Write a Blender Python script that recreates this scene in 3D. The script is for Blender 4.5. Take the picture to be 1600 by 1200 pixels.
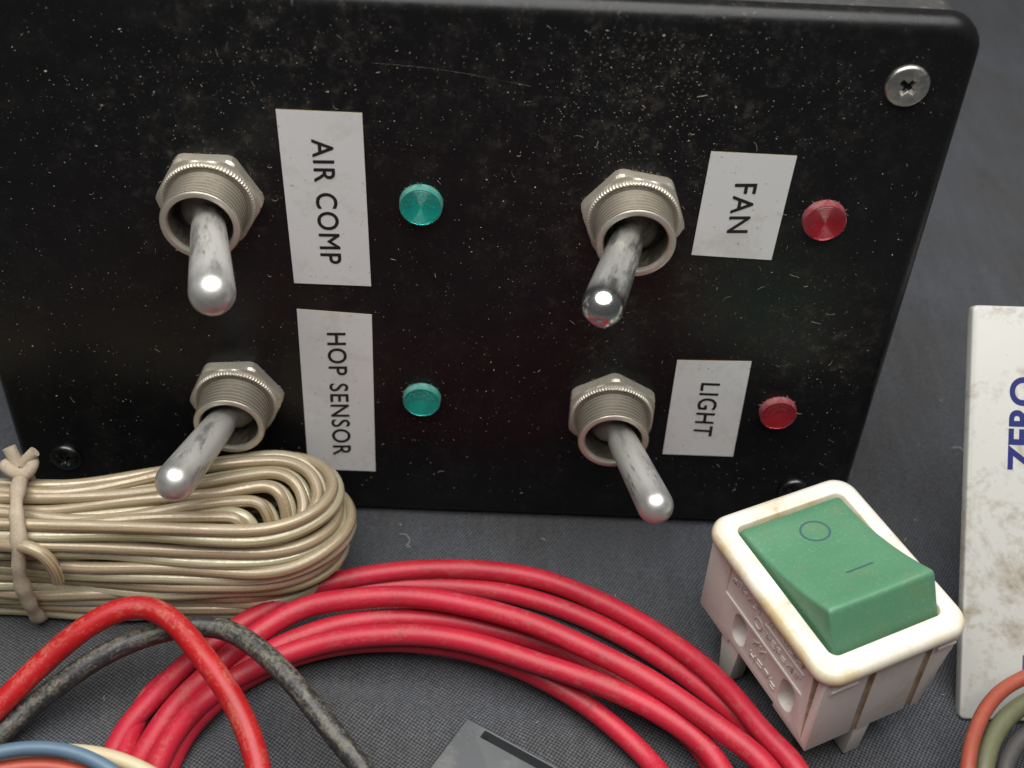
import bpy, bmesh, math, random
from mathutils import Vector, Matrix
for _o in list(bpy.data.objects): bpy.data.objects.remove(_o)
sc = bpy.context.scene
COL = sc.collection
S = 0.001                     # everything below is written in millimetres; 1 unit = 1 m

# ------------------------------------------------------------------ camera
cam_data = bpy.data.cameras.new('camera')
cam = bpy.data.objects.new('camera', cam_data); COL.objects.link(cam)
sc.camera = cam
PITCH, YAW, ROLL = 0.7097, 0.0213, -0.0528
fwd = Vector((math.sin(YAW)*math.cos(PITCH), math.cos(YAW)*math.cos(PITCH), -math.sin(PITCH)))
rgt = Vector((math.cos(YAW), -math.sin(YAW), 0))
dwn = fwd.cross(rgt)
r2 = math.cos(ROLL)*rgt + math.sin(ROLL)*dwn
d2 = -math.sin(ROLL)*rgt + math.cos(ROLL)*dwn
cm = Matrix((r2, -d2, -fwd)).transposed().to_4x4()
cm.translation = Vector((11.93, -162.6, 172.75))*S
cam.matrix_world = cm
cam_data.sensor_width = 36
cam_data.lens = 1953.4/1600*36
cam_data.clip_start = 0.005; cam_data.clip_end = 20
cam_data.dof.use_dof = True
cam_data.dof.focus_distance = 0.197
cam_data.dof.aperture_fstop = 22

# ------------------------------------------------------------------ light of the room
w = bpy.data.worlds.new('World'); sc.world = w; w.use_nodes = True
w.node_tree.nodes['Background'].inputs[0].default_value = (0.86, 0.94, 1.0, 1)
w.node_tree.nodes['Background'].inputs[1].default_value = 0.075
def area(name, loc, target, size, power, col, spread=180):
    d = bpy.data.lights.new(name, 'AREA'); d.shape = 'ELLIPSE'; d.size, d.size_y = size
    d.energy = power; d.color = col; d.spread = math.radians(spread)
    o = bpy.data.objects.new(name, d); COL.objects.link(o)
    o.location = Vector(loc)*S
    o.rotation_euler = (Vector(target)-Vector(loc)).to_track_quat('-Z', 'Y').to_euler()
    return o
area('ceiling_lamp', (14, -70, 440), (8, -30, 40), (0.58, 0.52), 3.75, (1.0, 0.985, 0.96), 165)

sc.view_settings.view_transform = 'Standard'; sc.view_settings.look = 'None'
sc.view_settings.exposure = 0.0; sc.view_settings.gamma = 1.0
sc.cycles.use_denoising = True
sc.cycles.max_bounces = 10; sc.cycles.transmission_bounces = 10

# ------------------------------------------------------------------ material helpers
class NT:
    def __init__(self, name):
        self.m = bpy.data.materials.new(name); self.m.use_nodes = True
        self.t = self.m.node_tree; self.b = self.t.nodes['Principled BSDF']
        self._co = None
    def n(self, typ, **kw):
        x = self.t.nodes.new(typ)
        for k, v in kw.items(): setattr(x, k, v)
        return x
    def l(self, a, b): self.t.links.new(a, b)
    def co(self):
        if not self._co: self._co = self.n('ShaderNodeTexCoord')
        return self._co.outputs['Object']
    def noise(self, scale, detail=4, rough=.55, vec=None, dist=0):
        x = self.n('ShaderNodeTexNoise'); x.inputs['Scale'].default_value = scale
        x.inputs['Detail'].default_value = detail; x.inputs['Roughness'].default_value = rough
        x.inputs['Distortion'].default_value = dist
        self.l(vec or self.co(), x.inputs['Vector']); return x.outputs['Fac']
    def voro(self, scale, feature='F1', out='Distance', rnd=1.0):
        x = self.n('ShaderNodeTexVoronoi', feature=feature); x.inputs['Scale'].default_value = scale
        x.inputs['Randomness'].default_value = rnd
        self.l(self.co(), x.inputs['Vector']); return x.outputs[out]
    def ramp(self, fac, a, b, lo=0.0, hi=1.0):
        x = self.n('ShaderNodeMapRange'); x.inputs['From Min'].default_value = a; x.inputs['From Max'].default_value = b
        x.inputs['To Min'].default_value = lo; x.inputs['To Max'].default_value = hi
        self.l(fac, x.inputs['Value']); return x.outputs['Result']
    def math(self, op, a, b=None, c=None):
        x = self.n('ShaderNodeMath', operation=op)
        for i, v in enumerate((a, b, c)):
            if v is None: continue
            if isinstance(v, (int, float)): x.inputs[i].default_value = v
            else: self.l(v, x.inputs[i])
        return x.outputs[0]
    def mix(self, fac, a, b):
        x = self.n('ShaderNodeMix', data_type='RGBA')
        for s, v in ((x.inputs[0], fac), (x.inputs[6], a), (x.inputs[7], b)):
            if isinstance(v, (int, float)): s.default_value = v
            elif isinstance(v, tuple): s.default_value = (*v, 1)
            else: self.l(v, s)
        return x.outputs[2]
    def run(self, along, round_):
        a = self.n('ShaderNodeAttribute', attribute_name='run'); mp = self.n('ShaderNodeMapping')
        mp.inputs['Scale'].default_value = (along, round_, round_); self.l(a.outputs['Vector'], mp.inputs['Vector']); return mp.outputs[0]
    def upward(self, lo, hi):
        g = self.n('ShaderNodeNewGeometry'); sp = self.n('ShaderNodeSeparateXYZ'); self.l(g.outputs['True Normal'], sp.inputs[0])
        return self.ramp(sp.outputs[2], lo, hi)
    def set(self, **kw):
        for k, v in kw.items():
            s = self.b.inputs[k.replace('_', ' ')]
            if isinstance(v, tuple): s.default_value = (*v, 1) if len(v) == 3 and s.type == 'RGBA' else v
            elif isinstance(v, (int, float)): s.default_value = v
            else: self.l(v, s)
        return self
    def bump(self, h, strength, dist):
        x = self.n('ShaderNodeBump'); x.inputs['Strength'].default_value = strength
        x.inputs['Distance'].default_value = dist
        self.l(h, x.inputs['Height']); self.l(x.outputs[0], self.b.inputs['Normal']); return x

def mat_black_plastic():
    m = NT('black_plastic')
    fine = m.noise(2600, 3, .6); big = m.noise(45, 5, .6, dist=.6); mid = m.noise(210, 5, .65)
    # grime gathers round the upper right switch and the upper edge
    near = None
    for px, pz, r_ in ((.030, .086, .040), (-.018, .092, .026), (-.036, .074, .022), (.064, .046, .016), (.030, .052, .018)):
        dn = m.n('ShaderNodeVectorMath', operation='DISTANCE'); m.l(m.co(), dn.inputs[0]); dn.inputs[1].default_value = (px, 0, pz)
        q = m.ramp(dn.outputs['Value'], r_, .002); near = q if near is None else m.math('MAXIMUM', near, q)
    film = m.math('MULTIPLY', m.ramp(big, .46, .74), m.ramp(mid, .42, .74))
    smear = m.math('MULTIPLY', m.ramp(m.noise(520, 5, .7), .48, .72), m.ramp(mid, .44, .66))
    speck = m.math('MULTIPLY', m.ramp(m.noise(1700, 2, .5), .63, .74), m.ramp(m.noise(95, 3, .6), .42, .62))
    d = m.math('ADD', m.math('MULTIPLY', film, .045), m.math('MULTIPLY', speck, m.ramp(near, 0, 1, .16, .5)))
    d = m.math('ADD', d, m.math('MULTIPLY', smear, m.ramp(near, 0, 1, .03, .24)))
    c = m.mix(d, (.0068, .0068, .0076), (.34, .30, .225))
    m.set(Base_Color=c, Roughness=m.math('ADD', m.ramp(mid, .3, .7, .27, .42), m.math('MULTIPLY', d, .3)), Specular_IOR_Level=.3)
    m.bump(fine, .25, .00006); return m.m
def mat_dusty_plastic():
    m = NT('dusty_black_plastic')
    a = m.noise(900, 4, .65); b = m.noise(120, 4, .6)
    d = m.math('ADD', m.ramp(b, .3, .75, .01, .07), m.math('MULTIPLY', m.ramp(a, .55, .7), .12))
    m.set(Base_Color=m.mix(d, (.012, .012, .013), (.36, .35, .30)), Roughness=.7)
    m.bump(a, .4, .0001); return m.m
def mat_nickel(name, base, dirt, rough, amt, metal=1.0):
    m = NT(name)
    a = m.noise(260, 5, .65, dist=.4); b = m.noise(1500, 3, .6)
    f = m.math('MULTIPLY', m.ramp(m.math('ADD', m.math('MULTIPLY', a, .7), m.math('MULTIPLY', b, .3)), .47, .62), amt)
    m.set(Base_Color=m.mix(f, base, dirt), Metallic=m.ramp(f, 0, 1, metal, metal*.6), Roughness=m.math('ADD', m.math('MULTIPLY', f, .2), rough))
    m.bump(b, .18, .00006); return m.m
def mat_lever(name, rough, stain, chrome, metal=.35, lo=.545):
    """worn plating: fine handling scratches, a few grey stains, darker near the pivot, cleaner tip (Z runs along the lever)"""
    m = NT(name)
    sp = m.n('ShaderNodeSeparateXYZ'); m.l(m.co(), sp.inputs[0])
    low = m.ramp(sp.outputs[2], .004, .011, 1, 0); tip = m.ramp(sp.outputs[2], .0185, .0212)
    mp = m.n('ShaderNodeMapping'); mp.inputs['Scale'].default_value = (1, 1, .25); m.l(m.co(), mp.inputs['Vector'])
    oi = m.n('ShaderNodeObjectInfo'); mv = m.n('ShaderNodeVectorMath', operation='ADD'); m.l(mp.outputs[0], mv.inputs[0]); m.l(oi.outputs['Location'], mv.inputs[1])
    a = m.noise(330, 4, .55, vec=mv.outputs[0], dist=.3); b = m.noise(1500, 4, .65, vec=mv.outputs[0]); scr = m.noise(5200, 2, .5, vec=mv.outputs[0])
    spots = m.ramp(m.math('ADD', m.math('MULTIPLY', a, .65), m.math('MULTIPLY', b, .35)), lo, lo+.09)
    spots = m.math('MULTIPLY', spots, m.ramp(tip, 0, 1, 1, .25))
    dull = m.math('MULTIPLY', m.ramp(a, .30, .60, 1, .55), m.ramp(tip, 0, 1, 1, 1-chrome))
    c = m.mix(dull, (.68, .67, .64), (.46, .45, .42))
    c = m.mix(m.math('MULTIPLY', m.ramp(b, .5, .7), .25), c, (.62, .57, .46))
    c = m.mix(m.math('MULTIPLY', spots, stain), c, (.14, .145, .15))
    pit = m.math('MULTIPLY', m.ramp(m.noise(2100, 3, .6, vec=mv.outputs[0]), .60, .68), m.math('MULTIPLY', m.ramp(a, .38, .58), m.ramp(tip, 0, 1, 1, .15)))
    c = m.mix(m.math('MULTIPLY', pit, .75), c, (.13, .125, .11))
    c = m.mix(m.math('MULTIPLY', low, .5), c, (.20, .18, .15))
    m.set(Base_Color=c, Metallic=m.ramp(dull, 0, 1, 1, metal), Roughness=m.math('ADD', m.math('MULTIPLY', dull, .16), m.ramp(scr, .3, .7, rough-.03, rough+.06)))
    m.bump(m.math('ADD', m.math('MULTIPLY', b, .6), scr), .12, .00004); return m.m
def mat_wire(name, base, dirt, amt, rough=.38, lo=.55, hi=.66, scale=700, dark=None, coat=.25, settle=.5, rough_bump=.2):
    """pvc: fine grains, soft scuffs drawn out along the wire, more of both where dust settles on top"""
    m = NT(name)
    a = m.noise(scale, 5, .7); b = m.noise(90, 4, .6); st = m.noise(1.0, 5, .65, vec=m.run(1.3, 1.6)); fine = m.noise(2300, 3, .6)
    mixn = m.math('ADD', m.math('ADD', m.math('MULTIPLY', a, .35), m.math('MULTIPLY', st, .4)), m.math('MULTIPLY', fine, .25))
    f = m.ramp(mixn, lo, hi+.06)
    f = m.math('MULTIPLY', f, m.ramp(m.upward(-.2, .9), 0, 1, 1-settle, 1.0))
    f = m.math('MULTIPLY', f, amt)
    c = m.mix(f, m.mix(m.ramp(b, .35, .7), base, tuple(x*.8 for x in base)), dirt)
    if dark:
        g = m.math('MULTIPLY', m.ramp(m.noise(420, 3, .6, dist=.5), .66, .74), .6); c = m.mix(g, c, dark)
        g = m.math('MULTIPLY', m.ramp(m.noise(1800, 2, .5), .68, .74), .5); c = m.mix(g, c, dark)
    m.set(Base_Color=c, Roughness=m.math('ADD', m.math('MULTIPLY', f, .3), m.ramp(fine, .3, .7, rough-.05, rough+.08)), Coat_Weight=coat, Coat_Roughness=.4, Specular_IOR_Level=.42)
    m.bump(m.math('ADD', m.math('MULTIPLY', a, .6), m.math('MULTIPLY', fine, .4)), rough_bump, .0001); return m.m
def mat_clear_wire(name, core, gap, grime):
    """clear yellowed pvc: the stranded core shows as streaks along the wire; dust lies on top"""
    m = NT(name)
    a = m.noise(420, 5, .65); b = m.noise(60, 4, .6); fine = m.noise(2200, 3, .6)
    st = m.noise(1.0, 4, .6, vec=m.run(.35, 3.2)); st2 = m.noise(1.0, 3, .6, vec=m.run(2.0, 7.0))
    k = m.math('ADD', m.math('MULTIPLY', st, .7), m.math('MULTIPLY', st2, .3))
    c = m.mix(m.ramp(k, .40, .60), gap, core)
    d = m.math('MULTIPLY', m.ramp(m.upward(.25, .95), 0, 1), m.ramp(m.math('ADD', m.math('MULTIPLY', a, .5), m.math('MULTIPLY', fine, .5)), .34, .62))
    c = m.mix(m.math('MULTIPLY', d, .8), c, grime)
    m.set(Base_Color=c, Roughness=m.math('ADD', m.math('MULTIPLY', d, .3), .2), Metallic=m.ramp(k, .4, .6, 0, .3), Coat_Weight=m.ramp(d, 0, 1, .45, .05), Coat_Roughness=.25)
    m.bump(m.math('ADD', a, fine), .2, .00008); return m.m
def mat_cloth():
    m = NT('woven_cloth')
    mp = m.n('ShaderNodeMapping'); mp.inputs['Rotation'].default_value = (0, 0, math.radians(-14))
    m.l(m.co(), mp.inputs['Vector'])
    wob = m.n('ShaderNodeTexNoise'); wob.inputs['Scale'].default_value = 60; m.l(mp.outputs[0], wob.inputs['Vector'])
    mv = m.n('ShaderNodeVectorMath', operation='MULTIPLY_ADD'); m.l(wob.outputs['Color'], mv.inputs[0])
    mv.inputs[1].default_value = (.0016,)*3; m.l(mp.outputs[0], mv.inputs[2])
    sp = m.n('ShaderNodeSeparateXYZ'); m.l(mv.outputs[0], sp.inputs[0])
    k = 2*math.pi/0.00078
    sx = m.math('SINE', m.math('MULTIPLY', sp.outputs[0], k)); sy = m.math('SINE', m.math('MULTIPLY', sp.outputs[1], k*1.05))
    h = m.math('MULTIPLY_ADD', m.math('MULTIPLY', sx, sy), .5, .5)
    thread = m.noise(1900, 2, .6); big = m.noise(28, 4, .6, dist=.5)
    st = m.n('ShaderNodeMapping'); st.inputs['Scale'].default_value = (1, .12, 1); m.l(m.co(), st.inputs['Vector'])
    streak = m.noise(420, 3, .6, vec=st.outputs[0])
    v = m.math('MULTIPLY', m.ramp(h, .1, .95, .30, 1.3), m.ramp(thread, .3, .7, .7, 1.25))
    v = m.math('MULTIPLY', v, m.ramp(big, .3, .7, .9, 1.1))
    v = m.math('MULTIPLY', v, m.ramp(streak, .35, .65, .92, 1.08))
    cc = m.n('ShaderNodeVectorMath', operation='SCALE'); m.l(m.mix(m.ramp(big, .4, .62), (.078, .079, .083), (.077, .083, .095)), cc.inputs[0]); m.l(v, cc.inputs['Scale'])
    m.set(Base_Color=cc.outputs[0], Roughness=.85, Specular_IOR_Level=.25, Sheen_Weight=.12, Sheen_Roughness=.4)
    m.bump(m.math('ADD', h, m.math('MULTIPLY', thread, .4)), .9, .00014); return m.m
def mat_white_plastic(name, base, stain, stain_amt, rough=.38, scale=60, lo=.5, hi=.72, sss=.0):
    m = NT(name)
    a = m.noise(scale, 6, .65, dist=.5); b = m.noise(scale*9, 4, .6); sp = m.noise(1500, 2, .5)
    f = m.math('MULTIPLY', m.ramp(m.math('ADD', m.math('MULTIPLY', a, .75), m.math('MULTIPLY', b, .25)), lo, hi), stain_amt)
    f2 = m.math('MULTIPLY', m.ramp(sp, .70, .76), .45)
    c = m.mix(f2, m.mix(f, base, stain), (.16, .11, .06))
    m.set(Base_Color=c, Roughness=m.math('ADD', m.math('MULTIPLY', f, .25), rough), Coat_Weight=.12, Coat_Roughness=.3)
    m.bump(b, .08, .0001); return m.m
def mat_bezel():
    m = NT('yellowed_white_plastic')
    a = m.noise(110, 5, .65, dist=.4); b = m.noise(700, 4, .65); sp = m.noise(1900, 2, .5)
    side = m.upward(.995, .80)          # the rounded rim is handled and sun-yellowed, the flat face less so
    f = m.math('ADD', m.math('MULTIPLY', m.ramp(a, .44, .66), .5), m.math('MULTIPLY', m.math('MULTIPLY', side, m.ramp(a, .3, .6, .35, 1)), .55))
    c = m.mix(f, (.72, .70, .635), (.54, .42, .215))
    c = m.mix(m.math('MULTIPLY', m.ramp(m.math('ADD', m.math('MULTIPLY', b, .6), m.math('MULTIPLY', a, .4)), .56, .68), .45), c, (.34, .22, .10))
    c = m.mix(m.math('MULTIPLY', m.ramp(sp, .70, .77), .5), c, (.14, .10, .06))
    m.set(Base_Color=c, Roughness=m.math('ADD', m.math('MULTIPLY', f, .2), .32), Coat_Weight=.1, Coat_Roughness=.3)
    m.bump(b, .1, .0001); return m.m
def mat_simple(name, base, rough=.5, metallic=0.0, **kw):
    m = NT(name); m.set(Base_Color=base, Roughness=rough, Metallic=metallic, **kw); return m.m
def mat_green_rubber():
    m = NT('green_translucent_plastic')
    a = m.noise(900, 4, .65); b = m.noise(90, 4, .6)
    dust = m.math('MULTIPLY', m.ramp(m.noise(2200, 4, .65), .56, .72), .2)
    c = m.mix(m.ramp(b, .35, .7), (.068, .198, .108), (.088, .228, .126))
    c = m.mix(m.math('MULTIPLY', m.ramp(m.noise(160, 4, .6), .56, .74), .3), c, (.21, .18, .07))
    m.set(Base_Color=m.mix(dust, c, (.42, .5, .36)), Roughness=.5, Coat_Weight=.1, Coat_Roughness=.4)
    m.bump(a, .15, .0001); return m.m
def mat_dust():
    m = NT('dust_fleck'); a = m.noise(330, 3, .6); b = m.noise(900, 2, .5)
    c = m.mix(m.ramp(a, .36, .64), (.085, .078, .066), (.40, .365, .29)); m.set(Base_Color=m.mix(m.math('MULTIPLY', m.ramp(b, .5, .7), .5), c, (.30, .22, .13)), Roughness=.9, Specular_IOR_Level=.2); return m.m
def mat_lens(name, col):
    m = NT(name); m.set(Base_Color=col, Roughness=.27, Transmission_Weight=.94, IOR=1.47); return m.m
def mat_lens_edge(name, col):
    m = NT(name); a = m.noise(900, 4, .6)
    m.set(Base_Color=m.mix(m.ramp(a, .42, .72, .02, .35), col, (.40, .41, .37)), Roughness=.55); return m.m

M = {}
M['plastic'] = mat_black_plastic(); M['dusty'] = mat_dusty_plastic()
M['nickel'] = mat_nickel('nickel_plating', (.64, .595, .515), (.40, .35, .265), .34, .65, .72)
M['nut'] = mat_nickel('dusty_nickel_plating', (.58, .535, .455), (.36, .31, .235), .42, .75, .68)
M['inside'] = mat_nickel('dull_inner_metal', (.42, .39, .33), (.12, .10, .075), .4, .9)
M['groove'] = mat_nickel('shaded_grimy_thread_root', (.17, .145, .11), (.11, .095, .07), .5, .5, .4)  # groove shade put into the colour, with grime, so the threads show
M['lever_dull'] = mat_lever('dull_spotted_plating', .28, .65, .5, .35, .52)
M['lever_bright'] = mat_lever('bright_chrome_plating', .15, .9, .9, .55, .49)
M['screw'] = mat_nickel('zinc_plating', (.52, .51, .46), (.36, .34, .28), .36, .6)
M['screw_dark'] = mat_nickel('blackened_screw', (.10, .105, .105), (.05, .05, .05), .28, .5)
M['sticker'] = mat_white_plastic('label_tape', (.72, .725, .715), (.47, .42, .33), .55, .42, 90, .52, .72)
M['sticker_edge'] = mat_simple('soiled_tape_edge', (.34, .29, .20), .7)
M['ink'] = mat_simple('black_ink', (.012, .012, .013), .5)
M['lens_g'] = mat_lens('green_lens', (.10, .86, .78)); M['lens_r'] = mat_lens('red_lens', (.86, .15, .20))
M['edge_g'] = mat_lens_edge('dusty_green_edge', (.03, .26, .21)); M['edge_r'] = mat_lens_edge('dusty_red_edge', (.26, .02, .035))
M['added_reflector'] = mat_simple('added_lamp_reflector', (.75, .75, .72), .4)
M['dust'] = mat_dust()
M['red_coil'] = mat_wire('crimson_pvc', (.475, .014, .035), (.34, .13, .10), .75, .45, .51, .63, 600, (.07, .02, .02), .08)
M['red_wire'] = mat_wire('worn_red_pvc', (.42, .007, .010), (.46, .22, .14), .7, .42, .50, .62, 420, None, .2, .8)
M['black_wire'] = mat_wire('dusty_black_pvc', (.022, .023, .025), (.30, .27, .19), .75, .45, .47, .60, 900, None, .2, .75)
M['clear_copper'] = mat_clear_wire('clear_pvc_over_copper', (.54, .405, .28), (.20, .15, .055), (.34, .295, .215))
M['clear_silver'] = mat_clear_wire('clear_pvc_over_tinned', (.66, .62, .455), (.25, .20, .07), (.365, .32, .235))
M['tie'] = mat_wire('grubby_tie_cord', (.47, .39, .29), (.25, .19, .13), .8, .7, .46, .62, 900, None, 0, .4, .9)
M['blue'] = mat_wire('faded_blue_pvc', (.10, .17, .24), (.06, .07, .06), .5, .45, .58, .7)
M['cream'] = mat_wire('cream_pvc', (.55, .47, .30), (.30, .2, .1), .4, .42, .58, .7)
M['salmon'] = mat_wire('orange_red_pvc', (.52, .085, .05), (.3, .1, .06), .4, .42, .58, .7)
M['orange'] = mat_wire('worn_orange_pvc', (.32, .062, .032), (.22, .15, .10), .6, .5, .5, .7)
M['olive'] = mat_wire('dull_green_pvc', (.115, .12, .062), (.22, .17, .10), .6, .5, .5, .7)
M['grey'] = mat_wire('dull_grey_pvc', (.06, .055, .052), (.12, .1, .085), .6, .5, .5, .7)
M['cloth'] = mat_cloth()
M['bezel'] = mat_bezel()
M['body'] = mat_white_plastic('pinkish_white_plastic', (.60, .555, .51), (.42, .31, .22), .6, .45, 85, .52, .75)
M['grime'] = mat_white_plastic('grimy_white_plastic', (.44, .34, .25), (.20, .13, .075), .9, .55, 240, .42, .62)
M['rocker'] = mat_green_rubber()
M['marking'] = mat_simple('dark_blue_marking', (.045, .10, .105), .5)
M['brass'] = mat_nickel('tarnished_brass', (.30, .21, .09), (.10, .075, .04), .4, .8)
M['plate'] = mat_white_plastic('stained_white_plate', (.49, .485, .45), (.19, .125, .05), .95, .38, 65, .50, .68)
M['blue_ink'] = mat_simple('blue_print', (.010, .016, .13), .5)
M['violet_ink'] = mat_simple('violet_print', (.09, .05, .22), .5)
M['charcoal'] = mat_white_plastic('charcoal_plastic', (.075, .078, .083), (.15, .15, .135), .7, .45, 200, .5, .7)
M['lint'] = mat_simple('pale_lint', (.5, .5, .46), .8)

# ------------------------------------------------------------------ mesh helpers (millimetres in, metres out)
def link(o, parent=None):
    COL.objects.link(o)
    if parent: o.parent = parent
    return o
def mesh_obj(name, v, f, mat, parent=None, org=(0, 0, 0), smooth=True, slots=None, sharp=None, run=None):
    me = bpy.data.meshes.new(name)
    ox, oy, oz = org
    me.from_pydata([((a-ox)*S, (b-oy)*S, (c-oz)*S) for a, b, c in v], [], f)
    mats = mat if isinstance(mat, (list, tuple)) else [mat]
    for x in mats: me.materials.append(x)
    if slots:
        for p, s in zip(me.polygons, slots): p.material_index = s
    if run:      # length along a wire and angle round it, for streaks that follow the wire
        at = me.attributes.new('run', 'FLOAT_VECTOR', 'POINT'); at.data.foreach_set('vector', [c for q in run for c in q])
    bm = bmesh.new(); bm.from_mesh(me); bmesh.ops.recalc_face_normals(bm, faces=bm.faces)
    if smooth:
        for fc in bm.faces: fc.smooth = True
        a = math.radians(sharp if sharp else 35)
        for e in bm.edges:
            if len(e.link_faces) == 2 and e.calc_face_angle(0) > a: e.smooth = False
    bm.to_mesh(me); bm.free()
    return link(bpy.data.objects.new(name, me), parent)
def thing(name, label, cat, loc=(0, 0, 0), group=None):
    o = bpy.data.objects.new(name, None); COL.objects.link(o); o.empty_display_size = .01
    o.location = Vector(loc)*S; o['label'] = label; o['category'] = cat
    if group: o['group'] = group
    return o
def tag(o, label, cat, group=None):
    o['label'] = label; o['category'] = cat
    if group: o['group'] = group
    return o
def spline(P, step=1.0, closed=False):
    P = [Vector(p) for p in P]; n = len(P); out = []
    for i in range(n if closed else n-1):
        if closed: a, b, c, d = P[i-1], P[i], P[(i+1) % n], P[(i+2) % n]
        else: a, b, c, d = P[max(i-1, 0)], P[i], P[i+1], P[min(i+2, n-1)]
        m = max(2, int((c-b).length/step))
        # centripetal Catmull-Rom
        t0 = 0; t1 = t0+max((b-a).length, 1e-3)**.5; t2 = t1+max((c-b).length, 1e-3)**.5; t3 = t2+max((d-c).length, 1e-3)**.5
        if (b-a).length < 1e-6: a = b-(c-b); t1 = (b-a).length**.5; t2 = t1+(c-b).length**.5; t3 = t2+max((d-c).length, 1e-3)**.5
        if (d-c).length < 1e-6: d = c+(c-b); t3 = t2+(d-c).length**.5
        for j in range(m):
            t = t1+(t2-t1)*j/m
            A1 = a*((t1-t)/(t1-t0))+b*((t-t0)/(t1-t0)); A2 = b*((t2-t)/(t2-t1))+c*((t-t1)/(t2-t1)); A3 = c*((t3-t)/(t3-t2))+d*((t-t2)/(t3-t2))
            B1 = A1*((t2-t)/(t2-t0))+A2*((t-t0)/(t2-t0)); B2 = A2*((t3-t)/(t3-t1))+A3*((t-t1)/(t3-t1))
            out.append(B1*((t2-t)/(t2-t1))+B2*((t-t1)/(t2-t1)))
    if not closed: out.append(P[-1])
    return out
def smooth_path(P, it=3, closed=False):
    P = list(P)
    for _ in range(it):
        Q = P[:]
        for i in range(len(P)):
            if not closed and i in (0, len(P)-1): continue
            Q[i] = P[i-1]*.25+P[i]*.5+P[(i+1) % len(P)]*.25
        P = Q
    return P
def tube_data(P, r, seg=18, closed=False, caps=True):
    n = len(P); v = []; f = []
    tan = []
    for i in range(n):
        a = P[i-1] if (closed or i > 0) else P[0]; b = P[(i+1) % n] if (closed or i < n-1) else P[-1]
        tan.append((b-a).normalized())
    u = tan[0].orthogonal().normalized(); us = [u]
    for i in range(1, n):
        u = (u-tan[i]*u.dot(tan[i])).normalized(); us.append(u)
    for i in range(n):
        u = us[i]; w_ = tan[i].cross(u); rr = r(i/(n-1)) if callable(r) else r
        for k in range(seg):
            a = 2*math.pi*k/seg; v.append(tuple(P[i]+u*(math.cos(a)*rr)+w_*(math.sin(a)*rr)))
    off = 0
    if closed:   # match the seam of the transported frame
        best = min(range(seg), key=lambda s: (Vector(v[(n-1)*seg+s])-Vector(v[0])).length); off = best
    for i in range(n if closed else n-1):
        j = (i+1) % n; o = off if (closed and i == n-1) else 0
        for k in range(seg):
            a = i*seg+(k+o) % seg; b = i*seg+(k+1+o) % seg
            f.append((a, b, j*seg+(k+1) % seg, j*seg+k))
    if caps and not closed: f.append(tuple(range(seg-1, -1, -1))); f.append(tuple((n-1)*seg+k for k in range(seg)))
    return v, f
def run_data(P, seg, off=0.0):
    out = []; L = off
    for i, p in enumerate(P):
        if i: L += (p-P[i-1]).length
        for k in range(seg): out.append((L*.1, math.cos(2*math.pi*k/seg), math.sin(2*math.pi*k/seg)))
    return out
def tube(name, pts, r, mat, parent=None, org=(0, 0, 0), seg=18, step=1.0, closed=False, it=6, wav=0):
    P = spline(pts, step, closed)
    if wav:
        R_ = random.Random(len(pts)*7+int(abs(pts[0][0])*13)); ph = [R_.uniform(0, 6.28) for _ in range(6)]; n_ = len(P)
        P = [p+Vector((math.sin(i*.17+ph[0])+.6*math.sin(i*.41+ph[1]), math.sin(i*.19+ph[2])+.6*math.sin(i*.37+ph[3]), .4*math.sin(i*.23+ph[4])))*wav for i, p in enumerate(P)]
    P = smooth_path(P, it, closed)
    v, f = tube_data(P, r, seg, closed)
    return mesh_obj(name, v, f, mat, parent, org, run=run_data(P, seg, 37*len(pts)))
def lathe_data(prof, seg=48, base=0, tooth=None):
    """prof: (radius, height); axis is -Y (out of the panel) at the origin"""
    v = []; f = []
    n = len(prof)
    for r, h in prof:
        for k in range(seg):
            a = 2*math.pi*k/seg; v.append((r*math.cos(a), -h, r*math.sin(a)))
    for i in range(n-1):
        for k in range(seg):
            f.append((i*seg+k, i*seg+(k+1) % seg, (i+1)*seg+(k+1) % seg, (i+1)*seg+k))
    return v, f
def cap(v, f, ring0, seg):
    f.append(tuple(range(ring0, ring0+seg))); return v, f
def box_data(x0, x1, y0, y1, z0, z1):
    v = [(x, y, z) for z in (z0, z1) for y in (y0, y1) for x in (x0, x1)]
    return v, [(0, 2, 3, 1), (4, 5, 7, 6), (0, 1, 5, 4), (2, 6, 7, 3), (0, 4, 6, 2), (1, 3, 7, 5)]
def merge(*ds):
    V = []; F = []
    for v, f in ds:
        o = len(V); V += v; F += [tuple(i+o for i in q) for q in f]
    return V, F
def rrect(x0, x1, z0, z1, r, n=7):
    P = []
    for cx, cz, a0 in ((x1-r, z1-r, 0), (x0+r, z1-r, 90), (x0+r, z0+r, 180), (x1-r, z0+r, 270)):
        for k in range(n+1):
            a = math.radians(a0+90*k/n); P.append((cx+r*math.cos(a), cz+r*math.sin(a)))
    return P
def rings_obj(rings, cap0=True, cap1=True):
    n = len(rings[0]); v = [p for R_ in rings for p in R_]; f = []
    for i in range(len(rings)-1):
        for k in range(n): f.append((i*n+k, i*n+(k+1) % n, (i+1)*n+(k+1) % n, (i+1)*n+k))
    if cap0: f.append(tuple(range(n)))
    if cap1: f.append(tuple((len(rings)-1)*n+k for k in range(n)))
    return v, f
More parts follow.
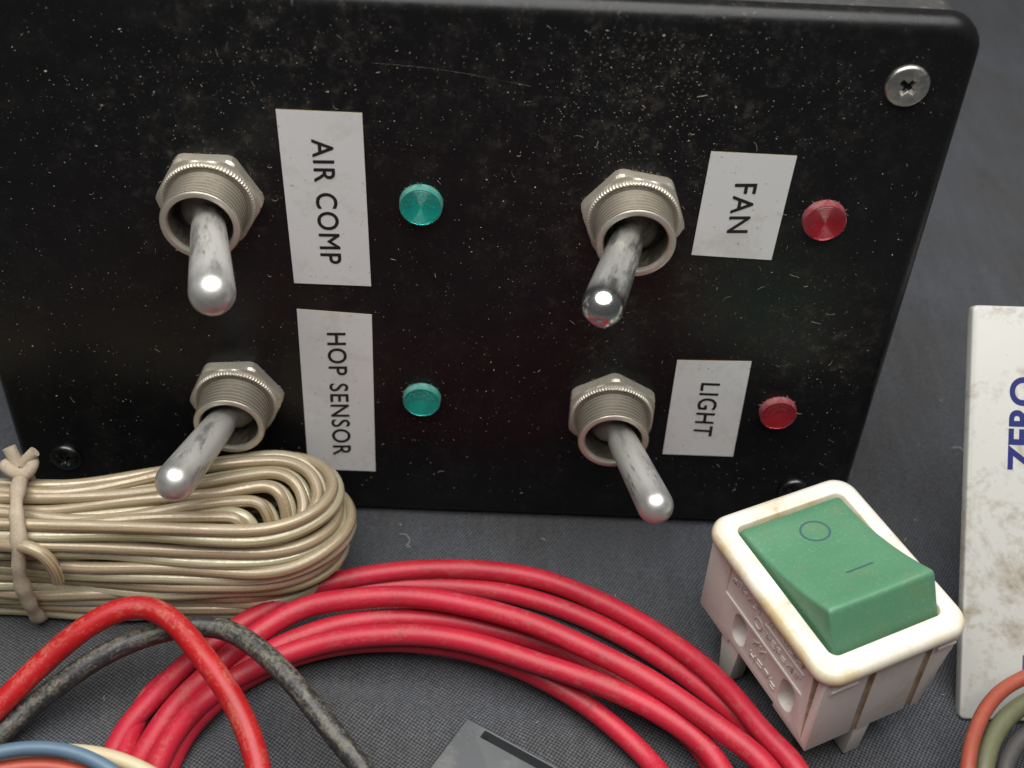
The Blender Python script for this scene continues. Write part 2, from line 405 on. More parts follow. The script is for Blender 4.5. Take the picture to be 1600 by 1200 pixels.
def boolean(obj, cutters, op='DIFFERENCE'):
    for c in cutters:
        md = obj.modifiers.new('b', 'BOOLEAN'); md.object = c; md.operation = op; md.solver = 'EXACT'; md.material_mode = 'TRANSFER'
    dg = bpy.context.evaluated_depsgraph_get(); dg.update()
    me = bpy.data.meshes.new_from_object(obj.evaluated_get(dg))
    obj.modifiers.clear(); old = obj.data; obj.data = me; me.name = old.name
    for c in cutters: bpy.data.objects.remove(c)
    for p in me.polygons: p.use_smooth = False
def bevel_mesh(obj, width, seg=2, ang=40):
    bm = bmesh.new(); bm.from_mesh(obj.data)
    bmesh.ops.remove_doubles(bm, verts=bm.verts, dist=1e-6)
    es = [e for e in bm.edges if len(e.link_faces) == 2 and e.calc_face_angle(0) > math.radians(ang)]
    bmesh.ops.bevel(bm, geom=es, offset=width*S, segments=seg, affect='EDGES', profile=.6, clamp_overlap=True)
    for fc in bm.faces: fc.smooth = True
    for e in bm.edges:
        if len(e.link_faces) == 2 and e.calc_face_angle(0) > math.radians(38): e.smooth = False
    bm.to_mesh(obj.data); bm.free()
def text_data(s, offset=0.0, space=1.0):
    cu = bpy.data.curves.new('t', 'FONT'); cu.body = s; cu.size = 1; cu.offset = offset; cu.space_character = space; cu.resolution_u = 6
    o = bpy.data.objects.new('t', cu); COL.objects.link(o)
    dg = bpy.context.evaluated_depsgraph_get(); dg.update()
    me = bpy.data.meshes.new_from_object(o.evaluated_get(dg))
    v = [tuple(x.co) for x in me.vertices]; f = [tuple(p.vertices) for p in me.polygons]
    bpy.data.objects.remove(o); bpy.data.meshes.remove(me); bpy.data.curves.remove(cu)
    xs = [a[0] for a in v]; ys = [a[1] for a in v]
    x0, x1, y0, y1 = min(xs), max(xs), min(ys), max(ys)
    return [((a-x0)/(x1-x0), (b-y0)/(y1-y0)) for a, b, c in v], f
rnd = random.Random(7)

# ------------------------------------------------------------------ the cloth everything lies on
def cloth():
    # fine grid near the objects, coarse far away
    def axis(lo, hi, flo, fhi, fine, coarse):
        a = []; x = lo
        while x < hi:
            a.append(x); x += fine if flo <= x < fhi else coarse
        a.append(hi); return a
    xs = axis(-420, 620, -100, 170, 2.5, 20); ys = axis(-260, 900, -100, 110, 2.5, 20)
    def h(x, y):
        z = -.55+.30*math.sin(x*.11+y*.05+1.0)*math.sin(y*.13-.6)+.22*math.sin(x*.05-y*.21+2)
        # soft folds in the foreground
        for (px, py, dx, dy, amp, wid) in ((-30, -53, .93, .35, 1.4, 4.5), (-5, -44, .97, -.18, 1.2, 4.0), (28, -52, .80, -.58, .8, 4.0), (-46, -50, .9, .42, .9, 3.5), (85, -30, .5, .86, .7, 5)):
            s = -(x-px)*dy+(y-py)*dx; t = (x-px)*dx+(y-py)*dy
            z += amp*math.exp(-(s/wid)**2)*math.exp(-(t/30)**2)-amp*.5*math.exp(-((s-wid*1.6)/wid)**2)*math.exp(-(t/30)**2)
        if y > -4 and -76 < x < 82 and y < 70: z = min(z, -.25)
        return min(z, .9) if y < -34 else min(z, -.05)
    v = [(x, y, h(x, y)) for y in ys for x in xs]; nx = len(xs); f = []
    for j in range(len(ys)-1):
        for i in range(nx-1): f.append((j*nx+i, j*nx+i+1, (j+1)*nx+i+1, (j+1)*nx+i))
    o = mesh_obj('cloth', v, f, M['cloth']); o['kind'] = 'structure'; return o
cloth()

# ------------------------------------------------------------------ black control box
X0, X1, Z1 = -73.6, 78.4, 101.6
box = thing('control_box', 'black plastic control box with four toggle switches, labels and indicator lamps', 'control box', (2.4, 0, 0))
BO = (2.4, 0, 0)
def front_panel():
    rings = []
    R_ = 5.2; fr = 2.3
    for k in range(9):
        a = math.radians(90*k/8); ins = fr*(1-math.sin(a)); y = fr*(1-math.cos(a))
        rings.append([(x, y, z) for x, z in rrect(X0+ins, X1-ins, ins, Z1-ins, R_-ins)])
    rings.append([(x, 3.4, z) for x, z in rrect(X0, X1, 0, Z1, R_)])
    rings.append([(x, 3.6, z) for x, z in rrect(X0+.25, X1-.25, .25, Z1-.25, R_-.2)])
    v, f = rings_obj(rings)
    return mesh_obj('front_panel', v, f, M['plastic'], box, BO, sharp=50)
panel = front_panel()
rings = []
for ins, y in ((1.3, 3.5), (1.1, 4.0), (1.1, 60), (2.0, 62)):
    rings.append([(x, y, z) for x, z in rrect(X0+ins, X1-ins, .2+ins*.1, Z1-ins, 4.6)])
v, f = rings_obj(rings); mesh_obj('rear_case', v, f, M['dusty'], box, BO, sharp=50)

def screw(x, z, rad, ang, mat, proud=.9, pan=False):
    """pan or countersunk head with a real cross recess"""
    n = 48; prof = [(rad*.98, -.3), (rad, .0), (rad, proud*.55)]
    if pan: prof += [(rad*.94, proud*.8), (rad*.8, proud*1.02), (rad*.55, proud*1.2)]
    else: prof += [(rad*.955, proud*.85), (rad*.88, proud), (rad*.62, proud)]
    v, f = lathe_data(prof, n)
    top = prof[-1][1]
    v, f = cap(v, f, (len(prof)-1)*n, n); v, f = cap(v, f, 0, n)
    o = mesh_obj('screw', v, f, mat, None, (0, 0, 0))
    cs = []
    for k in (0, 1):
        wv, ww = rad*.52, rad*.145
        vv = [(-wv, -top-.3, -ww), (wv, -top-.3, -ww), (wv, -top-.3, ww), (-wv, -top-.3, ww), (-wv*.30, -top+1.5, -ww*.6), (wv*.30, -top+1.5, -ww*.6), (wv*.30, -top+1.5, ww*.6), (-wv*.30, -top+1.5, ww*.6)]
        A = math.radians(ang+90*k); ca, sa = math.cos(A), math.sin(A)
        vv = [(a*ca-c*sa, b, a*sa+c*ca) for a, b, c in vv]
        ff = [(0, 1, 2, 3), (7, 6, 5, 4), (0, 4, 5, 1), (1, 5, 6, 2), (2, 6, 7, 3), (3, 7, 4, 0)]
        cs.append(mesh_obj('cut', vv, ff, mat, None, smooth=False))
    boolean(o, cs); bevel_mesh(o, .05, 1)
    o.parent = box; o.location = Vector((x-BO[0], 0, z))*S
    return o
s = screw(69.0, 91.7, 3.15, 52, M['screw'], .8); s['label'] = 'grey cross-head screw in the upper right corner'
s = screw(-64.7, 11.6, 2.9, 35, M['screw_dark'], 1.0, True); s['label'] = 'blackened cross-head screw in the lower left corner'
s = screw(68.2, 10.0, 2.9, 20, M['screw_dark'], 1.0, True); s['label'] = 'dark screw in the lower right corner, half hidden'

# toggle switches: bushing (with thread) > hex nut, toothed ring, lever
def bushing_mesh():
    prof = [(6.0, 0.0), (6.0, 2.6)]
    y = 2.6
    while y < 7.7:
        prof += [(5.62, y+.22), (5.62, y+.30), (6.0, y+.50), (6.0, y+.66)]; y += .82
    prof += [(5.72, 8.0), (5.80, 8.15), (5.86, 8.35), (5.80, 8.52), (5.62, 8.6), (5.15, 8.6), (4.95, 8.5), (4.85, 8.3), (4.8, 7.8), (4.7, 3.2), (3.9, 2.2), (0.01, 2.0)]
    return lathe_data(prof, 72), len(prof)
def nut_data(rot):
    n = 72; v = []; rings = []
    AF = 7.2
    def hexr(a, lim):
        b = ((a-rot+math.pi/6) % (math.pi/3))-math.pi/6
        return min((AF/math.cos(b)), lim) if lim else AF/math.cos(b)
    def ring(fn, h): rings.append([(fn(2*math.pi*k/n)*math.cos(2*math.pi*k/n), -h, fn(2*math.pi*k/n)*math.sin(2*math.pi*k/n)) for k in range(n)])
    # sample so that corners are hit: rot is a multiple of 5 degrees
    off = math.pi/6
    def hx(a): 
        b = ((a-rot) % (math.pi/3)); b = b-math.pi/6
        return AF/math.cos(b)
    ring(lambda a: min(hx(a), 8.05), .02); ring(lambda a: min(hx(a), 8.15), .35); ring(lambda a: min(hx(a), 8.15), 1.55); ring(lambda a: min(hx(a), 7.75), 1.95); ring(lambda a: 7.15, 2.15)
    ring(lambda a: 6.0, 2.15)
    return rings_obj(rings, False, False)
def teeth_data():
    n = 84*4; rings = []
    def R(k, r0, r1): return r1 if (k % 4) in (1, 2) else r0
    for r0, r1, h in ((6.98, 7.08, 2.1), (6.96, 7.12, 2.75), (6.80, 6.90, 2.92), (6.6, 6.6, 2.88), (6.4, 6.4, 2.65), (5.9, 5.9, 2.5)):
        rings.append([(R(k, r0, r1)*math.cos(2*math.pi*k/n), -h, R(k, r0, r1)*math.sin(2*math.pi*k/n)) for k in range(n)])
    return rings_obj(rings, False, False)
(bv, bf), bn = bushing_mesh(); tv, tf = teeth_data()
def lever_data(r_tip):
    # runs along +Z from the pivot; bat shape, ball tip
    prof = [(3.4, -3.0), (3.9, -1.6), (4.0, .0), (3.6, 1.5), (2.55, 2.7), (2.30, 3.6), (2.30, 4.6), (2.42, 5.2), (2.50, 5.4)]
    for k in range(1, 12): 
        t = k/11; prof.append((2.5+(r_tip-2.5)*(t**.85), 5.4+(21.6-5.4)*t))
    for k in range(1, 10):
        a = math.radians(90*k/10); prof.append((r_tip*math.cos(a), 21.6+r_tip*math.sin(a)))
    n = 40; v = []; f = []
    for r, h in prof:
        for k in range(n): v.append((r*math.cos(2*math.pi*k/n), r*math.sin(2*math.pi*k/n), h))
    for i in range(len(prof)-1):
        for k in range(n): f.append((i*n+k, i*n+(k+1) % n, (i+1)*n+(k+1) % n, (i+1)*n+k))
    f.append(tuple((len(prof)-1)*n+k for k in range(n)))
    return v, f
mesh_cache = {}
def toggle(x, z, d, nutrot, lever_mat, label, r_tip):
    m = (len(bf)-2*72); inner = [1 if i >= (bn-4)*72 else 2 if (min(bv[q][0]**2+bv[q][2]**2 for q in bf[i]) < 5.7**2 and -7.9 < bv[bf[i][0]][1] < -2.5) else 0 for i in range(len(bf))]
    if 'b' not in mesh_cache:
        b = mesh_obj('toggle_switch', bv, bf, [M['nickel'], M['inside'], M['groove']], box, sharp=24, slots=inner); mesh_cache['b'] = b.data
    else: b = link(bpy.data.objects.new('toggle_switch', mesh_cache['b']), box)
    b.location = Vector((x-BO[0], 0, z))*S; b['label'] = label
    nv, nf = nut_data(math.radians(nutrot)); mesh_obj('hex_nut', nv, nf, M['nut'], b, sharp=25)
    if 't' not in mesh_cache:
        t = mesh_obj('toothed_ring', tv, tf, M['nut'], b, sharp=40); mesh_cache['t'] = t.data
    else: link(bpy.data.objects.new('toothed_ring', mesh_cache['t']), b)
    lv, lf = lever_data(r_tip)
    l = mesh_obj('lever', lv, lf, lever_mat, b, sharp=50)
    q = Vector(d).to_track_quat('Z', 'Y'); l.rotation_mode = 'QUATERNION'; l.rotation_quaternion = q
    l.location = Vector((0, -3, 0))*S
toggle(-31.9, 68.55, (4.85, -21.4, -.3), 0, M['lever_dull'], 'toggle switch left of the AIR COMP label, lever to the right', 3.25)
toggle(-31.95, 28.35, (-5.4, -21.2, 2.3), 5, M['lever_dull'], 'toggle switch left of the HOP SENSOR label, over the beige wire', 3.2)
toggle(32.45, 68.55, (-5.65, -21.2, -.1), 50, M['lever_bright'], 'toggle switch left of the FAN label, with the shiniest lever', 3.0)
toggle(32.85, 28.35, (5.95, -21.1, .8), 30, M['lever_dull'], 'toggle switch left of the LIGHT label, lever to the right', 2.95)

# labels
def sticker(word, q, t, lab):
    (ax, az), (bx, bz), (cx, cz), (dx, dz) = q
    v = [(x, -.02, z) for x, z in q]; th = .22
    cxm = sum(p[0] for p in q)/4; czm = sum(p[1] for p in q)/4
    v += [(x, -th, z) for x, z in q]
    f = [(0, 1, 2, 3), (7, 6, 5, 4)]+[(i, 4+i, 4+(i+1) % 4, (i+1) % 4) for i in range(4)]
    # a subdivided face lets the corners lift a little
    o = mesh_obj('label_sticker', v, f, [M['sticker'], M['sticker_edge']], box, BO, smooth=False, slots=[0, 0, 1, 1, 1, 1]); o['label'] = lab
    tv_, tf_ = text_data(word, .0, 1.12)
    (sbx, sbz), (scx, scz), (ebx, ebz), (ecx, ecz) = t
    vv = []
    for a, b in tv_:   # a along the word, b up the capitals
        x = (sbx*(1-a)+ebx*a)*(1-b)+(scx*(1-a)+ecx*a)*b
        z = (sbz*(1-a)+ebz*a)*(1-b)+(scz*(1-a)+ecz*a)*b
        vv.append((x, -th-.03, z))
    k = .062; ds = [([(x+dx*k, y-.004*i, z+dz*k) for x, y, z in vv], tf_) for i, (dx, dz) in enumerate(((0, 0), (1, 0), (-1, 0), (0, 1), (0, -1)))]
    lv_, lf_ = merge(*ds); mesh_obj('lettering', lv_, lf_, M['ink'], o, BO, smooth=False)
sticker('AIR COMP', [(-20.82, 83.72), (-8.34, 83.69), (-8.07, 52.77), (-20.41, 52.79)], [(-15.98, 79.1), (-12.84, 79.2), (-15.85, 56.9), (-12.6, 57.0)], 'white label reading AIR COMP')
sticker('HOP SENSOR', [(-20.38, 47.5), (-8.16, 46.92), (-8.65, 10.96), (-20.91, 10.96)], [(-15.73, 42.82), (-12.64, 42.98), (-16.15, 14.78), (-12.91, 14.95)], 'white label reading HOP SENSOR')
sticker('FAN', [(42.9, 79.8), (55.64, 79.66), (55.12, 61.01), (42.44, 61.37)], [(47.33, 74.54), (50.59, 74.7), (47.37, 65.81), (50.47, 65.96)], 'white label reading FAN')
sticker('LIGHT', [(42.94, 39.85), (55.43, 40.21), (55.73, 18.09), (43.04, 18.06)], [(47.66, 35.12), (50.88, 35.14), (47.86, 23.03), (51.12, 22.89)], 'white label reading LIGHT')

# indicator lamps: dusty edge, ringed lens face, added pale cone behind to brighten the lower half
def lamp(x, z, r, g, rings_n, lab):
    H = 1.35
    prof = [(r+.12, -.2), (r+.10, .25), (r, .35), (r, H-.1), (r-.12, H)]
    v, f = lathe_data(prof, 64); o = mesh_obj('indicator_lamp', v, f, M['edge_'+g], box, sharp=50)
    o.location = Vector((x-BO[0], 0, z))*S; o['label'] = lab
    prof = [(r-.12, H)]
    n = rings_n; R0 = r-.3
    for k in range(n):
        ra = R0*(1-k/n); dome = H-.05-.25*(1-(ra/R0)**2)*(-1 if n < 8 else .2)
        amp = .14 if n > 8 else .02
        prof += [(ra, dome), (ra-R0/n*.35, dome+amp), (ra-R0/n*.7, dome+amp*.9)]
    prof += [(.01, H+.02)]
    prof = [(max(a, .01), b) for a, b in prof]
    front = prof; back = [(.01, .14), (r-.14, 1.02)]
    v, f = lathe_data(front+back+[front[0]], 64)
    mesh_obj('lens', v, f, M['lens_'+g], o, sharp=12)
    v, f = lathe_data([(r-.05, .10), (r-.13, .98), (.01, .06)], 48); mesh_obj('added_reflector', v, f, M['added_reflector'], o)
lamp(0.1, 68.75, 3.25, 'g', 9, 'green indicator lamp beside the AIR COMP label')
lamp(-.05, 29.15, 3.2, 'g', 5, 'green indicator lamp beside the HOP SENSOR label')
lamp(61.8, 68.95, 3.25, 'r', 9, 'red indicator lamp beside the FAN label')
lamp(61.8, 29.25, 3.15, 'r', 5, 'red indicator lamp beside the LIGHT label')

# flecks of dust and fibre on the panel
def flecks():
    V = []; F = []
    hot = [(32, 93, 9, 6, 520), (36, 84, 12, 8, 420), (27, 80, 6, 8, 160), (-15, 90, 22, 6, 300), (20, 60, 30, 20, 380), (62, 85, 10, 10, 70), (-45, 86, 18, 12, 240), (-45, 60, 16, 16, 80), (40, 52, 18, 8, 60), (66, 45, 6, 12, 60), (60, 20, 10, 8, 40), (10, 22, 16, 12, 60), (-50, 40, 14, 14, 50), (36, 75, 9, 6, 70)]
    pts = []
    for cx, cz, sx, sz, n in hot:
        pts += [(rnd.gauss(cx, sx), rnd.gauss(cz, sz)) for _ in range(n)]
    pts += [(rnd.uniform(-70, 75), rnd.uniform(6, 98)) for _ in range(2300)]
    for x, z in pts:
        if not (-70 < x < 75.5 and 4 < z < 98): continue
        lab = (-21.2 < x < -7.8 and (10.5 < z < 48 or 52.4 < z < 84.2)) or (42.2 < x < 56 and (17.6 < z < 40.6 or 60.6 < z < 80.2))
        if lab and rnd.random() > .1: continue
        lift = -.24 if lab else 0
        if min(math.hypot(x-a, z-b) for a, b in ((-32.2, 68.5), (-32.2, 28.3), (32.7, 68.5), (32.7, 28.3))) < 9.3: continue
        if min(math.hypot(x-a, z-b) for a, b in ((0, 68.7), (0, 29.1), (61.8, 68.9), (61.8, 29.2))) < 3.5: continue
        big = rnd.random()
        a = rnd.uniform(0, 6.28); o = len(V)
        if big > .982:      # curled fibre
            L = rnd.uniform(.4, 1.6); wd = rnd.uniform(.025, .055); cv = rnd.choice((-2.2, -.9, -.3, .3, .8, 1.6)); n = 5
            px, pz = x, z; aa = a
            for i in range(n+1):
                nx, nz = -math.sin(aa), math.cos(aa); ww = wd*(1-.6*abs(i/n-.5))
                y = lift-.05-.10*math.sin(i/n*3.1)
                V += [(px+nx*ww, y, pz+nz*ww), (px-nx*ww, y, pz-nz*ww), (px, y-.05, pz)]
                px += math.cos(aa)*L/n; pz += math.sin(aa)*L/n; aa += cv/n
            for i in range(n):
                b = o+3*i; F += [(b, b+3, b+5, b+2), (b+2, b+5, b+4, b+1), (b+1, b+4, b+3, b)]
        else:
            s_ = rnd.choice((.035, .05, .065, .09, .12))*rnd.uniform(.7, 1.15)*(1.8 if big > .93 else 1); e = rnd.uniform(.5, 1.0)
            k = 5
            for i in range(k):
                t = 6.283*i/k; r_ = s_*rnd.uniform(.7, 1.2)
                ux, uz = r_*math.cos(t), r_*e*math.sin(t)
                V.append((x+ux*math.cos(a)-uz*math.sin(a), lift+.01, z+ux*math.sin(a)+uz*math.cos(a)))
            V.append((x, lift-s_*.8, z))
            F += [(o+i, o+(i+1) % k, o+k) for i in range(k)]
    # lint clinging to the lamps and nuts
    for cx, cz, r in ((0.1, 68.75, 3.3), (61.8, 68.95, 3.3), (-.05, 29.15, 3.3), (61.8, 29.25, 3.3), (-31.9, 68.5, 7.5), (32.5, 68.5, 7.5), (-31.9, 28.3, 7.5), (32.8, 28.3, 7.5)):
        for _ in range(16):
            t = rnd.gauss(1.57, .75); px, pz = cx+r*math.cos(t), cz+r*math.sin(t); o = len(V)
            L = rnd.uniform(.25, .7); aa = t+rnd.uniform(-1, 1); wd = .03
            nx, nz = -math.sin(aa), math.cos(aa)
            for i in range(4):
                y = -.15-.15*i*rnd.random()
                V += [(px+nx*wd, y, pz+nz*wd), (px-nx*wd, y, pz-nz*wd), (px, y-.05, pz)]
                px += math.cos(aa)*L/3; pz += math.sin(aa)*L/3; aa += rnd.uniform(-.6, .6)
            for i in range(3):
                b = o+3*i; F += [(b, b+3, b+5, b+2), (b+2, b+5, b+4, b+1), (b+1, b+4, b+3, b)]
    o = mesh_obj('dust_flecks', V, F, M['dust'], box, BO); o['kind'] = 'stuff'
flecks()
# long faint scratch across the panel
P = [Vector(p) for p in ((-6.8, -.02, 91.6), (3, -.02, 91.0), (10, -.02, 90.0), (15.9, -.02, 89.0))]
v, f = tube_data(spline(P, 1), .009, 6); o = mesh_obj('scratch', v, f, M['dust'], box, BO)

# ------------------------------------------------------------------ hank of flat twin wire
wc = thing('speaker_wire_hank', 'hank of beige clear twin wire tied with cord, lying against the control box', 'wire hank', (-60, -16, 0))
WO = (-60, -16, 0)
def sm(a, b, x):
    t = max(0, min(1, (x-a)/(b-a))); return t*t*(3-2*t)
def hank_loop(xe, yb, zb, rb, yf, zf, rf, seed, xl=-122, lift=0):
    R = random.Random(seed); ph = [R.uniform(0, 6) for _ in range(6)]
    b = (yb-yf)/2; yc = (yb+yf)/2; a = max(b*1.25, 5.0)
    pts = []; rolls = []; nin = []
    def put(x, y, z, roll, n):
        pts.append(Vector((x, y, z))); rolls.append(roll); nin.append(Vector(n))
    N = 46
    for i in range(N):                       # front run, left to right
        x = xl+a+(xe-a-xl-a)*i/N; put(x, yf, zf, rf, (0, 1, 0))
    K = 26
    for i in range(K):                       # right-hand turn
        t = math.pi*i/K; c, s_ = math.cos(t), math.sin(t); u = (1-c)/2
        put(xe-a+a*s_, yc-b*c, zf+(zb-zf)*(u*u*(3-2*u))+lift*math.sin(t), rf+(rb-rf)*u, (-s_, c, 0))
    for i in range(N):
        x = xe-a-(xe-a-xl-a)*i/N; put(x, yb, zb, rb, (0, -1, 0))
    for i in range(K):
        t = math.pi*i/K; c, s_ = math.cos(t), math.sin(t); u = (1-c)/2
        put(xl+a-a*s_, yc+b*c, zb+(zf-zb)*u, rb+(rf-rb)*u, (s_, -c, 0))
    out = []
    for p in pts:                            # gathered where the tie grips it, plus small waves
        g = sm(-16, -64, p.x) if p.x > -64 else 1-sm(-70, -115, p.x)
        y = -24.6+(p.y+24.6)*(1-.50*g)-1.2*g; z = p.z*(1-.04*g)
        y += .5*math.sin(p.x*.09+ph[0])+.25*math.sin(p.x*.21+ph[1]); z += .5*math.sin(p.x*.07+ph[2]+(1.5 if p.y > -16 else 0))+.22*math.sin(p.x*.19+ph[3])
        out.append(Vector((p.x, y, z)))
    return smooth_path(out, 3, True), rolls, nin
rS = 1.03
def twin(xe, yb, zb, rb, yf, zf, rf, seed, lift=0):
    P, rolls, nin = hank_loop(xe, yb, zb, rb, yf, zf, rf, seed, lift=lift)
    A = []; B = []
    for p, r_, n in zip(P, rolls, nin):
        r_ = r_+.22*math.sin(p.x*.075+seed*1.7)+.15*math.sin(p.x*.2+seed)
        d = Vector((0, 0, 1))*math.cos(r_)+n*math.sin(r_)
        A.append(p+d*rS*.93); B.append(p-d*rS*.93)
    # one loop is one continuous twin lead: copper-coloured and silver-coloured core
    va, fa = tube_data(A, rS, 12, True); vb, fb = tube_data(B, rS, 12, True)
    v, f = merge((va, fa), (vb, fb))
    mesh_obj('wire_loop', v, f, [M['clear_copper'], M['clear_silver']], wc, WO, slots=[0]*len(fa)+[1]*len(fb), run=run_data(A, 12, seed*91)+run_data(B, 12, seed*53+7))
for args in (
    (-13.6, -4.4, 19.8, .75, -25.6, 20.9, .3, 1, .5),
    (-12.9, -4.8, 15.6, .3, -27.0, 17.0, .05, 2),
    (-11.2, -4.8, 12.4, .2, -27.5, 13.3, -.06, 3, .4),
    (-12.6, -5.0, 8.8, 0, -27.6, 9.5, .04, 4),
    (-14.2, -5.0, 5.2, 0, -27.2, 5.7, -.04, 5),
    (-14.8, -4.8, 2.1, 0, -26.8, 2.1, .0, 12),
    (-16.0, -6.9, 20.6, .95, -23.6, 16.4, .3, 6),
    (-18.6, -9.4, 20.2, 1.05, -23.0, 12.6, .3, 7),
    (-21.4, -11.9, 19.6, 1.05, -22.6, 9.0, .3, 8),
    (-24.0, -14.8, 19.0, 1.0, -22.4, 6.4, .3, 11),
    (-27.0, -17.4, 18.2, .95, -23.6, 4.0, .3, 13),
    (-19.5, -7.6, 12.0, .2, -24.4, 9.0, .1, 9),
    (-20.0, -7.6, 7.6, .2, -24.2, 5.4, .1, 10),
    (-20.5, -7.6, 3.2, .2, -24.2, 2.1, .1, 14)):
    twin(*args)
# the tie: cord once round the hank, knotted on top
T = [(-65.9, -15.6, 22.4), (-64.8, -20, 23.4), (-63.4, -25.0, 23.2), (-62.4, -28.6, 20.6), (-62.8, -30.2, 16.4), (-63.3, -30.4, 11.0), (-63.2, -30.1, 5.0), (-63.4, -28.2, .9), (-63.6, -21, -.3), (-64.2, -15, 1.4), (-65.4, -13.0, 6), (-66.0, -12.8, 12), (-66.2, -13.2, 18.5)]
tie = tube('tie_cord', T, lambda t: 1.2+.14*math.sin(t*41)+.1*math.sin(t*97+1), M['tie'], wc, WO, 14, .8, True, 3, .14)
kn = [(-65.6+2.1*math.cos(t)*(1+.15*math.sin(2*t)), -15.6+1.5*math.sin(t), 24.3+.7*math.sin(2*t+.5)) for t in [2*math.pi*i/12 for i in range(12)]]
tube('knot', kn, 1.08, M['tie'], tie, WO, 12, .5, True, 2)
tube('cord_end', [(-66.0, -15.6, 24.4), (-66.6, -14.8, 26.0), (-67.2, -14.2, 27.2)], 1.12, M['tie'], tie, WO, 12, .5)
tube('cord_end', [(-65.2, -15.4, 24.4), (-63.9, -14.8, 26.0), (-63.0, -14.4, 26.7)], .95, M['tie'], tie, WO, 12, .5)
tube('loose_wire_end', [(-66.5, -28.2, 19.0), (-63.2, -29.0, 19.9), (-60.2, -29.7, 20.3), (-58.2, -30.2, 19.2), (-57.2, -30.5, 16.6), (-57.2, -30.4, 13.4)], 1.1, M['clear_copper'], wc, WO, 14, .6)

# ------------------------------------------------------------------ coil of crimson wire
rc = thing('red_wire_coil', 'coil of crimson wire in the foreground, between the beige hank and the rocker switch', 'wire coil', (5, -75, 0))
RO = (5, -75, 0)
W1 = [(-44.1,-58.4,3.0),(-43.7,-55.1,3.0),(-42.5,-49.8,3.0),(-39.5,-44.2,3.0),(-36.3,-38.4,3.2),(-31.8,-34.0,3.5),(-28.1,-30.0,3.8),(-26.3,-28.8,4.0),(-19.0,-23.2,4.0),(-11.1,-19.6,4.0),(-0.1,-17.3,4.0),(11.1,-16.8,4.0),(22.4,-18.6,4.0),(33.4,-23.9,4.3),(43.7,-32.1,5.0),(50.7,-40.3,6.0),(55.1,-48.6,7.0),(56.7,-51.4,7.0),(60.5,-55.8,7.0)]
W2 = [(-40.6,-42.8,1.6),(-35.5,-37.6,1.6),(-30.2,-32.1,1.6),(-24.6,-27.1,1.6),(-16.5,-22.5,1.6),(-7.8,-19.8,1.6),(-0.0,-18.8,1.6),(11.3,-19.0,1.6),(22.5,-21.8,1.7),(33.5,-27.2,2.0),(43.8,-34.8,2.4),(53.1,-45.1,3.4),(57.2,-51.2,4.0)]
W3 = [(-39.9,-58.3,3.2),(-38.9,-55.1,3.2),(-36.9,-48.5,3.4),(-33.6,-43.2,4.0),(-29.0,-37.8,5.0),(-25.6,-34.5,6.0),(-22.8,-32.4,6.8),(-17.8,-29.4,7.8),(-9.9,-28.4,9.0),(-2.0,-28.1,9.6),(8.8,-29.5,9.8),(19.4,-32.5,9.6),(29.8,-37.3,9.2),(39.8,-43.2,8.6),(49.2,-50.7,8.0),(56.0,-56.5,7.0)]
W4 = [(-38.0,-57.4,1.8),(-37.5,-53.7,1.8),(-36.2,-48.8,1.8),(-33.0,-43.7,2.0),(-28.8,-39.4,2.8),(-24.4,-36.7,3.8),(-20.0,-34.5,4.8),(-12.4,-31.5,5.8),(-4.5,-30.1,6.0),(6.1,-29.6,5.6),(14.2,-30.8,5.0),(22.3,-32.3,4.0),(27.7,-34.4,3.2),(34.0,-38.1,2.6),(42.0,-44.4,1.8),(47.6,-50.7,1.8)]
W5 = [(-36.2,-59.8,5.0),(-36.0,-56.1,4.6),(-34.5,-50.4,4.0),(-31.4,-45.3,3.6),(-27.2,-40.7,3.6),(-22.1,-37.8,4.4),(-15.6,-35.7,5.6),(-9.3,-34.8,6.8),(1.1,-34.4,7.8),(9.0,-35.5,8.0),(19.5,-38.6,7.8),(29.7,-42.2,7.4),(39.8,-46.6,6.4),(47.0,-51.8,5.2),(49.2,-55.2,4.6)]
W6 = [(-35.2,-56.7,1.8),(-34.2,-51.0,1.8),(-30.9,-45.0,1.8),(-26.6,-40.3,2.0),(-21.8,-37.3,2.6),(-13.7,-34.5,3.6),(-2.2,-33.2,4.2),(8.5,-34.1,4.2),(19.7,-38.1,3.8),(27.5,-42.2,3.0),(35.0,-48.5,2.2),(39.8,-53.8,1.8)]
for i, (W, r) in enumerate(((W1, 1.74), (W2, 1.7), (W3, 1.8), (W4, 1.72), (W5, 1.78), (W6, 1.7))):
    # the rest of each turn, towards the viewer and below the picture
    e, s0 = Vector(W[-1]), Vector(W[0])
    k = 1-.035*i
    zz = 1.8+(i % 3)*2.9
    back = [(e.x+2.5, e.y-15, zz+.6), (e.x-3.5, -94+i, zz), (e.x-22, -111+i, zz), (4, -119*k, zz), (s0.x+17, -109+i, zz), (s0.x+4, -92+i, zz), (s0.x-.5, min(s0.y-14, -72), zz)]
    tube('wire_loop', W+back, r, M['red_coil'], rc, RO, 18, 1.2, True, 6, .09)

